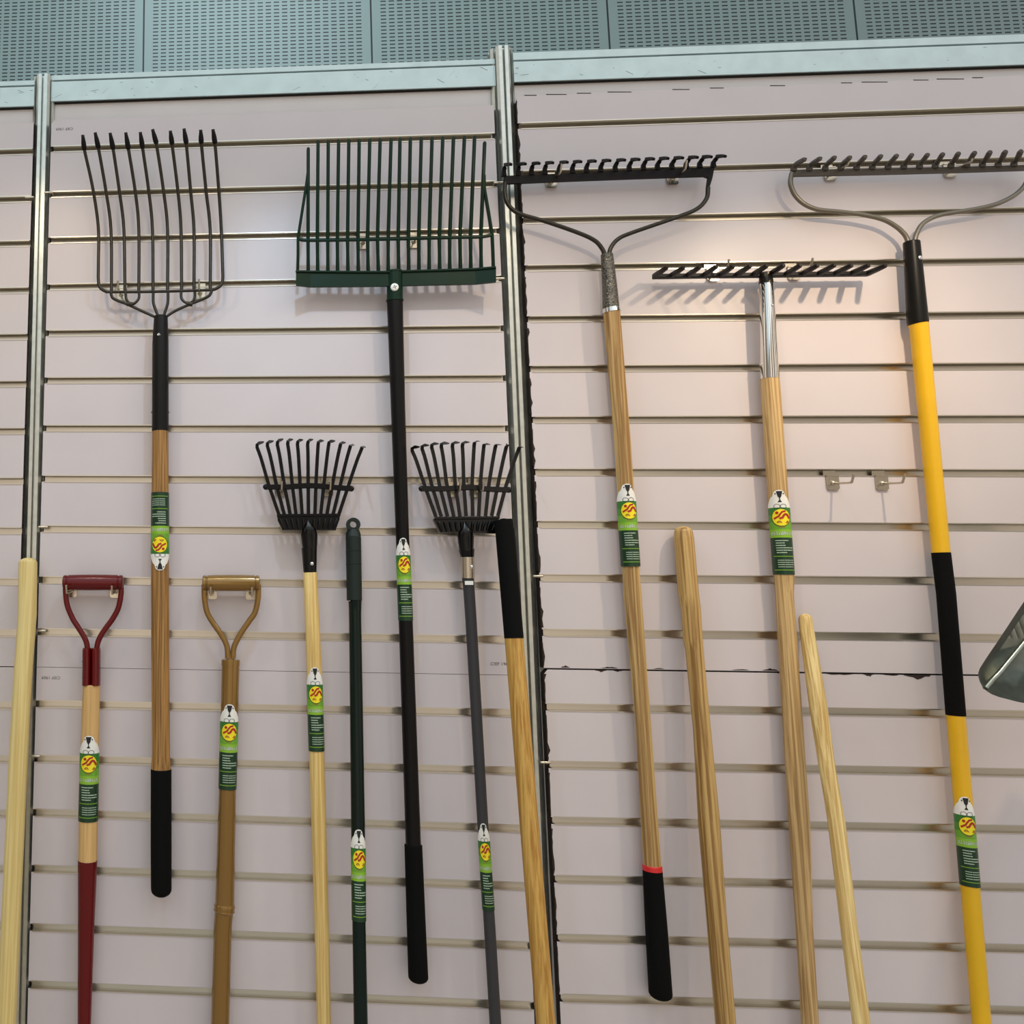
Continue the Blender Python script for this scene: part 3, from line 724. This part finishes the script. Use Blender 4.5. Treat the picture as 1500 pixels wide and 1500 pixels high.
shrub_rake('shrub rake with glossy black fanned head, bare metal sleeve and charcoal grey handle', 600, 635,
    [((130, 175), (30, 180), (190, 660), (340, 1080)), ((250, 155), (160, 155), (285, 660), (410, 1075)), ((375, 135), (285, 135), (385, 660), (490, 1075)), ((510, 130), (410, 125), (480, 650), (570, 1075)),
     ((645, 120), (555, 120), (590, 650), (650, 1075)), ((770, 115), (685, 117), (700, 650), (730, 1070)), ((905, 100), (835, 108), (808, 650), (815, 1070)), ((1035, 145), (960, 130), (915, 650), (892, 1070)),
     ((1180, 148), (1110, 140), (1025, 660), (980, 1070)), ((1290, 152), (1250, 148), (1140, 670), (1060, 1068)), ((1465, 178), (1415, 165), (1245, 680), (1140, 1068))],
    [(157, 712), (450, 712), (800, 695), (1000, 715), (1283, 728)], [(335, 1085), (1155, 1075), (1150, 1150), (1110, 1292), (390, 1278), (310, 1112)],
    [(706, 712, 1150), (682, 738, 1182), (662, 775, 1220), (630, 815, 1270), (615, 835, 1330), (630, 830, 1450), (645, 825, 1520)],
    Shaft([(672, 694.5, 803), (675.7, 694, 816), (676.2, 694.4, 846), (678, 695, 858), (681, 697.8, 900), (699, 715.4, 1207), (708.6, 725.8, 1357), (717, 734.5, 1500), (723, 741, 1600)], [(800, -.036), (900, -.028), (1500, -.028)]),
    (815, 846.6), GREYSH, (816.5, 845), 1600, (1204, 1332, .08), (688.5, 830.5), 0)

# ---- dark bow rake
def bow_rake_dark():
    sh = Shaft([(880, 897.8, 372), (882, 904, 420), (882.6, 907, 451), (883, 909.3, 459), (898.7, 924, 643), (910.7, 936.8, 830), (912.7, 940, 870), (931, 954.6, 1070), (941.7, 969, 1268), (945.7, 977, 1358), (951.5, 985, 1465)], [(372, -.03), (500, -.024), (1500, -.024)])
    root = empty('bow_rake', sh.p(1465), 'dark bow rake with hammered ferrule, faceted striped wooden handle and red ring', 'rake')
    k, ox, oy = .26667, 720, 70; P = lambda x, y, d=-.03: at(ox + x * k, oy + y * k, d)
    def bar(bm):
        slab(bm, [P(*q, -.033) for q in ((66, 745), (70, 702), (100, 702), (400, 690), (800, 672), (1200, 655), (1226, 652), (1214, 715), (1196, 772), (1184, 770), (1192, 712), (1170, 704), (800, 716), (400, 731), (90, 745))], .006)
    part('head_bar', root, BLKBAR, bar)
    bx = [72, 150, 225, 299, 378, 452, 530, 610, 690, 768, 847, 925, 1005, 1085, 1160, 1236]
    for i, x in enumerate(bx):
        f = i / 15; yb = 700 - 48 * f; yt = 640 - 45 * f; ln = 36 + 16 * f
        bm = bmesh.new(); x0 = x - 4 - 14 * f
        pts = [P(x0, yb + 6, -.031), P(x0, yb - 22, -.032)] + [P(x0 + 4 + 12 * f, yb - 42, -.035), P(x + 6, yt + 2, -.042), P(x + 6 + ln * .5, yt - 1, -.058), P(x + 6 + ln * .8, yt + 2, -.070)]
        sweep(bm, pts, rect(.0080, .007, .35), [1.25, 1, 1, 1, .9, .7], ref=Vector((0, -1, .35)))
        obj('tine', bm, BLKBAR, root)
    for pts in ([(75, 740), (73, 800), (90, 858), (150, 910), (300, 955), (480, 1018), (568, 1060), (608, 1105), (622, 1140)], [(1190, 768), (1180, 830), (1125, 887), (1000, 937), (760, 1020), (690, 1055), (655, 1100), (645, 1140)]):
        bm = bmesh.new(); sp = spline([P(*q) for q in pts], 6); tube(bm, sp, [.0040] * len(sp), 12); obj('bow_arm', bm, STEEL, root)
    part('ferrule', root, HAMMER, lambda bm: sh.seg(bm, 372, 452, .0004))
    part('collar', root, CHROME, lambda bm: sh.seg(bm, 450.5, 457.5, .0008))
    part('handle', root, W_ASH, lambda bm: sh.seg(bm, 457, 1270, .0006, n=8), )
    part('ring', root, REDRING, lambda bm: sh.seg(bm, 1267, 1275, .0014))
    part('foam_grip', root, FOAM, lambda bm: sh.seg(bm, 1273.5, 1465, .0012, dome=(0, .6)))
    sticker(root, sh, 710, 830, .22, grow=.0018)
bow_rake_dark()

# ---- level rake
def level_rake():
    sh = Shaft([(1112.5, 1130.5, 400), (1111.5, 1133, 418), (1113, 1141, 540), (1113, 1142.3, 555), (1121, 1152, 683), (1133, 1164, 846), (1135, 1163, 870), (1154, 1186.8, 1203), (1165, 1191.3, 1358), (1173, 1200, 1500), (1179, 1206, 1600)], [(400, -.03), (560, -.024), (1500, -.024)])
    root = empty('level_head_rake', sh.p(1600), 'straight rake with flat black head, chrome ferrule and smooth ash handle', 'rake')
    k, ox, oy = .24667, 940, 370; P = lambda x, y, d=-.024: at(ox + x * k, oy + y * k, d)
    def bar(bm):
        sp = [P(70, 143), P(400, 138), P(700, 135), P(1000, 130), P(1348, 126)]; sweep(bm, sp, rect(.0076, .012, .3), ref=Vector((0, -1, 0)))
    part('head_bar', root, CHAR, bar)
    tips = [(150, 84), (250, 84), (345, 81), (445, 77), (545, 75), (645, 74), (745, 72), (845, 70), (945, 70), (1047, 70), (1148, 68), (1248, 70), (1350, 70), (1450, 72)]
    for i, (x, y) in enumerate(tips):
        f = i / 13; bxx = 78 + 1262 * f; byy = 139 - 14 * f
        bm = bmesh.new(); a = P(bxx, byy, -.022); b = P(x, y + 4, -.080)
        sweep(bm, [a, a + (b - a) * .5, b - (b - a) * .06, b], rect(.0092, .0092, .5), [1.1, 1, .85, .5], ref=Vector((0, 0, 1)))
        obj('tine', bm, CHAR, root)
    part('ferrule', root, CHROME, lambda bm: sh.seg(bm, 413, 555, .0003))
    part('ferrule_cap', root, STEEL, lambda bm: sh.seg(bm, 399.5, 416, .0008))
    bolt('rivet', root, sh.p(450) + Vector((.003, -sh.r(450) - .0002, 0)), .0028, CHROME)
    bolt('rivet', root, sh.p(534) + Vector((-sh.r(534) - .0006, 0, 0)), .0030, CHROME, Vector((-1, 0, 0)))
    part('handle', root, W_ASHB, lambda bm: sh.seg(bm, 554, 1600))
    sticker(root, sh, 719, 842, .12)
level_rake()

# ---- grey bow rake with yellow handle
def bow_rake_grey():
    sh = Shaft([(1322.4, 1348, 354), (1328, 1360.6, 471), (1331.5, 1361.3, 480), (1364, 1392.6, 809), (1371.5, 1400.2, 870), (1385.3, 1415, 1048), (1411, 1441, 1358), (1423, 1453, 1500), (1431, 1461, 1600)], [(354, -.03), (500, -.026), (1500, -.026)])
    root = empty('bow_rake', sh.p(1600), 'grey bow rake with black ferrule and bright yellow handle with black grip', 'rake')
    k, ox, oy = .22, 1140, 210; P = lambda x, y, d=-.028: at(ox + x * k, oy + y * k, d)
    def bar(bm):
        slab(bm, [P(*q, -.031) for q in ((88, 205), (100, 176), (700, 165), (1200, 155), (1680, 142), (1686, 174), (1200, 190), (700, 203), (108, 216))], .006)
    part('head_bar', root, GREYP, bar)
    tx = [(180, 101), (283, 95), (378, 88), (480, 88), (580, 83), (685, 79), (790, 76), (890, 71), (995, 70), (1095, 66), (1200, 61), (1308, 56), (1410, 52), (1512, 49), (1615, 46), (1718, 42)]
    for i, (x, y) in enumerate(tx):
        f = i / 15; b0 = 102 + (1672 - 102) * f; yb = 178 - 34 * f
        bm = bmesh.new()
        pts = spline([P(b0, yb + 6, -.030), P(b0 + 4, yb - 22, -.033), P(b0 + 24, yb - 44, -.042), P((b0 + x) / 2 + 14, (yb - 40 + y) / 2 - 2, -.058), P(x, y + 3, -.074)], 3)
        n = len(pts); sweep(bm, pts, rect(.0082, .0080, .45), [1.25 - .25 * min(1, j / 4) - (.35 if j == n - 1 else 0) for j in range(n)], ref=Vector((0, -1, .6)))
        obj('tine', bm, GREYP, root)
    for pts in ([(92, 195), (82, 240), (85, 285), (112, 345), (170, 402), (260, 440), (400, 455), (560, 475), (700, 508), (790, 558), (845, 612), (866, 660)],
                [(906, 660), (922, 600), (965, 533), (1060, 482), (1200, 456), (1350, 430), (1470, 398), (1580, 340), (1650, 265), (1676, 160)]):
        bm = bmesh.new(); sp = spline([P(*q) for q in pts], 5); tube(bm, sp, [.0042] * len(sp), 12); obj('bow_arm', bm, GREYROD, root)
    part('ferrule', root, BLKSOCK, lambda bm: sh.seg(bm, 354, 474.5, .0004))
    bolt('rivet', root, sh.p(381) + Vector((.0035, -sh.r(381) + .0004, 0)), .0040, CHROME, squash=.35)
    part('handle', root, YEL, lambda bm: sh.seg(bm, 474, 1600))
    part('grip_sleeve', root, FOAM, lambda bm: sh.seg(bm, 809, 1048, .0006))
    sticker(root, sh, 1165, 1297, .25)
bow_rake_grey()

# ---- D-grip tools
def d_grip(root, m, k, ox, oy, bar, arms, ends, dep=-.030):
    P = lambda x, y, d=dep: at(ox + x * k, oy + y * k, d)
    def grip(bm):
        (xa, ya), (xb, yb), r = bar; a, b = P(xa, ya), P(xb, yb); d = b - a
        prof = [(0, .82), (.012, .95), (.06, .96), (.068, .86), (.078, .86), (.086, .98), (.25, 1.02), (.5, 1.04), (.75, 1.02), (.914, .98), (.922, .86), (.932, .86), (.94, .96), (.988, .95), (1, .82)]
        tube(bm, [a + d * t for t, _ in prof], [r * q for _, q in prof], 24)
    part('grip_bar', root, m, grip)
    for A in arms:
        bm = bmesh.new(); sp = spline([P(*q) for q in A], 6); tube(bm, sp, [.0054] * len(sp), 14); obj('yoke_arm', bm, m, root)
def red_tool():
    sh = Shaft([(121, 147.2, 944), (121, 147, 1003), (120, 147, 1004), (116, 144, 1150), (114.2, 142.5, 1260), (114.4, 138, 1357), (114, 133, 1500), (114, 130, 1600)], [(900, -.03), (1500, -.026)])
    root = empty('digging_tool', sh.p(1600), 'digging tool hung by its dark red D grip, tan wooden shaft, red lower end', 'garden tool')
    d_grip(root, REDP, .08, 80, 830, ((160, 290), (1252, 290), .0146),
           [[(200, 320), (203, 500), (235, 720), (330, 950), (430, 1110), (530, 1270), (585, 1400), (608, 1560)], [(1212, 320), (1216, 500), (1165, 760), (1060, 960), (950, 1110), (850, 1260), (790, 1400), (765, 1560)]], None)
    def halves(bm):
        for s in (-1, 1):
            rows = [(949, .9), (953, 1), (975, 1), (1003.5, 1)]; pts = []; 
            for y, f in rows:
                c, h = sh.px(y); pts.append(at(c + s * h * .5, y, sh.y(y)))
            rr = [sh.r(y) * f for y, f in rows]
            sweep(bm, pts, circ(1, 16), [(r * .52, r) for r in rr], ref=Vector((0, -1, 0)))
    part('socket', root, REDP, halves)
    for y in (969, 993): bolt('rivet', root, at(sh.px(y)[0] - sh.px(y)[1], y, -.03), .0022, STEEL, Vector((-1, 0, 0)))
    part('handle', root, W_TAN, lambda bm: sh.seg(bm, 1003, 1262))
    part('lower_socket', root, REDP, lambda bm: sh.seg(bm, 1259.5, 1600, .0006))
    sticker(root, sh, 1075.5, 1201.5, -.12)
red_tool()
def gold_tool():
    sh = Shaft([(324.8, 351, 968), (323.3, 349.2, 1040), (320.5, 345.9, 1155), (315, 343.3, 1326), (313, 339.7, 1357), (309, 336, 1500), (306, 334, 1600)], [(900, -.03), (1500, -.028)])
    root = empty('digging_tool', sh.p(1600), 'gold painted digging tool hung by its D grip, ringed near the bottom', 'garden tool')
    d_grip(root, GOLDP, .08, 280, 830, ((208, 300), (1252, 300), .0150),
           [[(240, 330), (243, 560), (290, 830), (400, 1030), (520, 1200), (620, 1370), (662, 1500), (672, 1680)], [(1228, 330), (1226, 560), (1172, 830), (1060, 1000), (930, 1190), (830, 1370), (780, 1500), (765, 1680)]], None)
    part('socket', root, GOLDP, lambda bm: sh.seg(bm, 966, 975, .0007))
    def web(bm):
        a = at(337.5, 955, -.03); b = at(337.6, 969, -.03); sweep(bm, [a, b], rect(.011, .006, .4), [.5, 1.6], ref=Vector((0, -1, 0)))
    part('web', root, GOLDP, web)
    part('handle', root, GOLDP, lambda bm: sh.seg(bm, 970, 1600))
    def bead(bm):
        ys = [1323, 1325.5, 1328, 1331, 1334, 1336.5]; g = [0, .0012, .002, .0012, .0022, 0]
        tube(bm, [sh.p(y) for y in ys], [sh.r(y) + q for y, q in zip(ys, g)], 22)
    part('bead', root, GOLDP, bead)
    sticker(root, sh, 1030, 1155, 0)
gold_tool()

# ---- dark green pole with hanging eye
def green_pole():
    sh = Shaft([(506.6, 528.5, 783), (507.5, 530, 879), (510.5, 530, 881), (511, 529.3, 900), (514, 534.8, 1207), (516, 535.8, 1357), (518, 539, 1500)], [(760, -.02), (1500, -.07)])
    b = sh.p(1500); d = (b - sh.p(1357)).normalized(); base = b + d * (b.z / -d.z)
    root = empty('telescopic_pole', base, 'dark green pole with rubber grip and hanging eye, leaning left of the black fork shaft', 'pole')
    part('pole', root, DGREEN, lambda bm: sh.to_floor(bm, 878))
    def grip(bm):
        sh.seg(bm, 786, 879.5, .0006, n=24)
        for y in (807.5, 826.5): 
            tube(bm, [sh.p(y - 1), sh.p(y), sh.p(y + 1)], [sh.r(y), sh.r(y) + .0012, sh.r(y)], 24)
    g = part('grip', root, GRIPG, grip)
    def eye(bm):
        c = at(517.3, 768.5, -.022); ro, ri = .0128, .0066; n = 28; t = .0065
        cy = sh.y(790)
        outer = []
        for i in range(n):
            a = 2 * PI * i / n; outer.append((c.x + ro * math.cos(a), c.z + ro * math.sin(a)))
        O = [[bm.verts.new((x, cy + s * t, z)) for x, z in outer] for s in (-1, 1)]
        I = [[bm.verts.new((c.x + ri * math.cos(2 * PI * i / n), cy + s * t, c.z + ri * .95 * math.sin(2 * PI * i / n))) for i in range(n)] for s in (-1, 1)]
        for i in range(n):
            j = (i + 1) % n
            bm.faces.new((O[0][i], O[0][j], I[0][j], I[0][i])); bm.faces.new((O[1][j], O[1][i], I[1][i], I[1][j]))
            bm.faces.new((O[0][j], O[0][i], O[1][i], O[1][j])); bm.faces.new((I[0][i], I[0][j], I[1][j], I[1][i]))
        a = sh.p(790); top = Vector((c.x, cy, c.z - .0075))
        sweep(bm, [top, (top + a) / 2, a], circ(1, 20), [(.0105, .0062), (.0138, .0095), (sh.r(790) + .0004,) * 2], ref=Vector((0, -1, 0)))
    part('hanging_eye', root, GRIPG, eye)
    sticker(root, sh, 1213, 1348, .1)
green_pole()

# ---- plain handles leaning on the wall
def plain(name, rows, dep, label, m, y0, dome, n=20, cat='handle'):
    sh = Shaft(rows, dep); b = sh.p(rows[-1][2]); d = (b - sh.p(rows[-2][2])).normalized(); base = b + d * (b.z / -d.z)
    return sh, base
sh, base = plain('', [(723.3, 750, 762), (726, 753.5, 780), (739, 766.8, 934), (739, 766.8, 936), (773, 802, 1357), (785, 814, 1500)], [(760, -.064), (1500, -.12)], '', None, 0, 0)
root = empty('wooden_pole', base, 'golden wooden tool handle with thick black foam grip, leaning at the middle post', 'pole')
part('foam_grip', root, FOAM, lambda bm: sh.seg(bm, 759.5, 935, .0006, dome=(.8, 0)))
part('shaft', root, W_ORANGE, lambda bm: sh.to_floor(bm, 933))
def solo(rows, dep, label, m, y0, dome, n=20):
    s, base = plain('', rows, dep, '', None, 0, 0)
    bm = bmesh.new(); s.to_floor(bm, y0, n, dome)
    bmesh.ops.translate(bm, verts=bm.verts, vec=-base)
    q = (s.p(rows[0][2]) - base).to_track_quat('Z', 'Y')
    bmesh.ops.rotate(bm, verts=bm.verts, matrix=q.inverted().to_matrix())
    o = obj('wooden_pole', bm, m); o.location = base; o.rotation_mode = 'QUATERNION'; o.rotation_quaternion = q
    return tag(o, label, 'pole')
solo([(986.5, 1014.5, 772), (986.8, 1017, 790), (993, 1024, 870), (996.7, 1026.8, 890), (1000, 1029.6, 935), (1003.4, 1031, 953), (1015, 1041.8, 1070), (1021.8, 1055, 1203), (1035, 1066, 1358), (1047, 1079, 1500)], [(770, -.02), (1500, -.07)],
     'thick bare ash handle with bold grain and rounded top, between two rake shafts', W_BIG, 771, .75)
solo([(1168.6, 1189.5, 900), (1169.5, 1191, 913), (1185, 1212.7, 1037), (1198.2, 1223.5, 1120), (1211.7, 1238.5, 1203), (1230, 1256.8, 1358), (1248, 1276, 1500)], [(900, -.024), (1500, -.19)],
     'short pale bare pole with rounded top, slanting right of the chrome ferruled rake', W_PALE, 899, 1.0)
solo([(27, 55, 818), (26, 54, 900), (20.5, 48.4, 976), (16.5, 44.4, 1040), (12, 40.5, 1120), (1, 30, 1358), (-6, 24, 1500)], [(815, -.03), (1500, -.10)],
     'cream bare pole leaning in front of the left post at the left edge', W_CREAM, 817, .6)

# ---- galvanised scoop at the right edge
def scoop():
    k, ox, oy, d0 = .13333, 1370, 900, -.20
    P = lambda x, y, d=d0: at(ox + x * k, oy + y * k, d)
    ax = (P(690, 290) - P(490, 590)).normalized()
    root = empty('scoop_shovel', P(620, 880), 'galvanised scoop shovel corner showing at the right edge', 'shovel')
    def pan(bm):
        out = [(1250, -560), (690, 290), (560, 480), (490, 590), (472, 640), (474, 690), (490, 745), (520, 795), (565, 842), (620, 878), (700, 908), (900, 960), (1180, 1010), (1420, 960), (1980, 20)]
        front = [P(x, y) for x, y in out]
        cen = P(1250, 250, d0 + .055)
        A = [bm.verts.new(p) for p in front]
        B = [bm.verts.new(p + (cen - p) * .16 + Vector((0, .012, 0))) for p in front]
        C = [bm.verts.new(p + (cen - p) * .45 + Vector((0, .026, 0))) for p in front]
        c = bm.verts.new(cen); n = len(A)
        for i in range(n):
            j = (i + 1) % n
            bm.faces.new((A[i], A[j], B[j], B[i])); bm.faces.new((B[i], B[j], C[j], C[i])); bm.faces.new((C[i], C[j], c))
        g = bmesh.ops.solidify(bm, geom=bm.faces[:], thickness=.0015)
    part('blade', root, GALV, pan)
    def crease(bm):
        sp = [P(548, 812, d0 + .004), P(620, 725, d0 + .010), P(705, 640, d0 + .014), P(1000, 280, d0 + .02)]; sweep(bm, sp, circ(.0036, 10))
    part('pressed_rib', root, GALV, crease)
    def shaft(bm):
        a = P(1620, -260, d0 + .03); e = a + ax * .34; e.y = -.0185; sp = [a - ax * .05, a, (a + e) / 2, e]; tube(bm, sp, .016, 18)
    part('shaft', root, GALV, shaft)
scoop()

# ================================================================== light
sc = bpy.context.scene
W = bpy.data.worlds.new('exhibition hall'); sc.world = W; W.use_nodes = True
def world():
    """the hall around: uneven bright and dark stands by azimuth, cooler roof above"""
    nt = W.node_tree; L = nt.links.new; bg = nt.nodes['Background']
    tc = nt.nodes.new('ShaderNodeTexCoord'); mp = nt.nodes.new('ShaderNodeMapping'); mp.inputs['Scale'].default_value = (1, 1, .18)
    L(tc.outputs['Generated'], mp.inputs['Vector'])
    n = nt.nodes.new('ShaderNodeTexNoise'); n.inputs['Scale'].default_value = 5.5; n.inputs['Detail'].default_value = 3; L(mp.outputs['Vector'], n.inputs['Vector'])
    r = nt.nodes.new('ShaderNodeValToRGB'); e = r.color_ramp.elements
    e[0].position, e[0].color = .40, (.06, .05, .045, 1); e[1].position, e[1].color = .62, (.98, .85, .71, 1)
    L(n.outputs['Fac'], r.inputs['Fac'])
    sp = nt.nodes.new('ShaderNodeSeparateXYZ'); L(tc.outputs['Generated'], sp.inputs[0])
    rz = nt.nodes.new('ShaderNodeValToRGB'); z = rz.color_ramp.elements
    z[0].position, z[0].color = .35, (0, 0, 0, 1); z[1].position, z[1].color = .75, (1, 1, 1, 1); L(sp.outputs['Z'], rz.inputs['Fac'])
    mx = nt.nodes.new('ShaderNodeMix'); mx.data_type = 'RGBA'; mx.inputs[7].default_value = (.38, .49, .55, 1)
    L(rz.outputs['Color'], mx.inputs[0]); L(r.outputs['Color'], mx.inputs[6]); L(mx.outputs[2], bg.inputs[0]); bg.inputs[1].default_value = AMB
AMB = 1.5
world()
def spot(u, v, d, watts, c, aim=(0, 1.35), size=120, r=.014):
    p = at(u, v); loc = Vector((p.x, -d, p.z)); l = bpy.data.lights.new('arm_spotlight', 'SPOT'); l.energy = watts; l.color = c
    l.spot_size = math.radians(size); l.spot_blend = 1; l.shadow_soft_size = r
    o = bpy.data.objects.new('arm_spotlight', l); col.objects.link(o); o.location = loc
    o.rotation_euler = (Vector((p.x + aim[0], 0, aim[1])) - loc).to_track_quat('-Z', 'Y').to_euler()
WARM, COOL = (1, .78, .52), (.52, .76, 1)
spot(1240, 235, .52, 17, WARM, (0, 1.42))
spot(770, 150, .52, 8, WARM, (0, .65))
spot(418, 170, .52, 9, COOL, (0, .7))
spot(289, 150, .52, 2.2, WARM, (0, 1.0))
spot(37, 150, .52, 6, WARM, (0, 1.0))
def area(loc, target, size, watts, c):
    l = bpy.data.lights.new('hall_ceiling_lamp', 'AREA'); l.energy = watts; l.color = c; l.size = size
    o = bpy.data.objects.new('hall_ceiling_lamp', l); col.objects.link(o); o.location = loc
    o.rotation_euler = (Vector(target) - Vector(loc)).to_track_quat('-Z', 'Y').to_euler()
area((-1.5, -5.5, 6.5), (0.3, 0, 1.5), 6, 85, (.60, .84, 1))
area((3.0, -5.0, 6.5), (0.6, 0, 1.5), 6, 80, (.86, .92, 1))
area((0, 1.8, 6.8), (0, 4, 3), 2.0, 46, (.9, .97, 1))

vs = sc.view_settings; vs.view_transform = 'Standard'; vs.look = 'None'; vs.exposure = 0.0; vs.gamma = 1.0; vs.use_curve_mapping = False
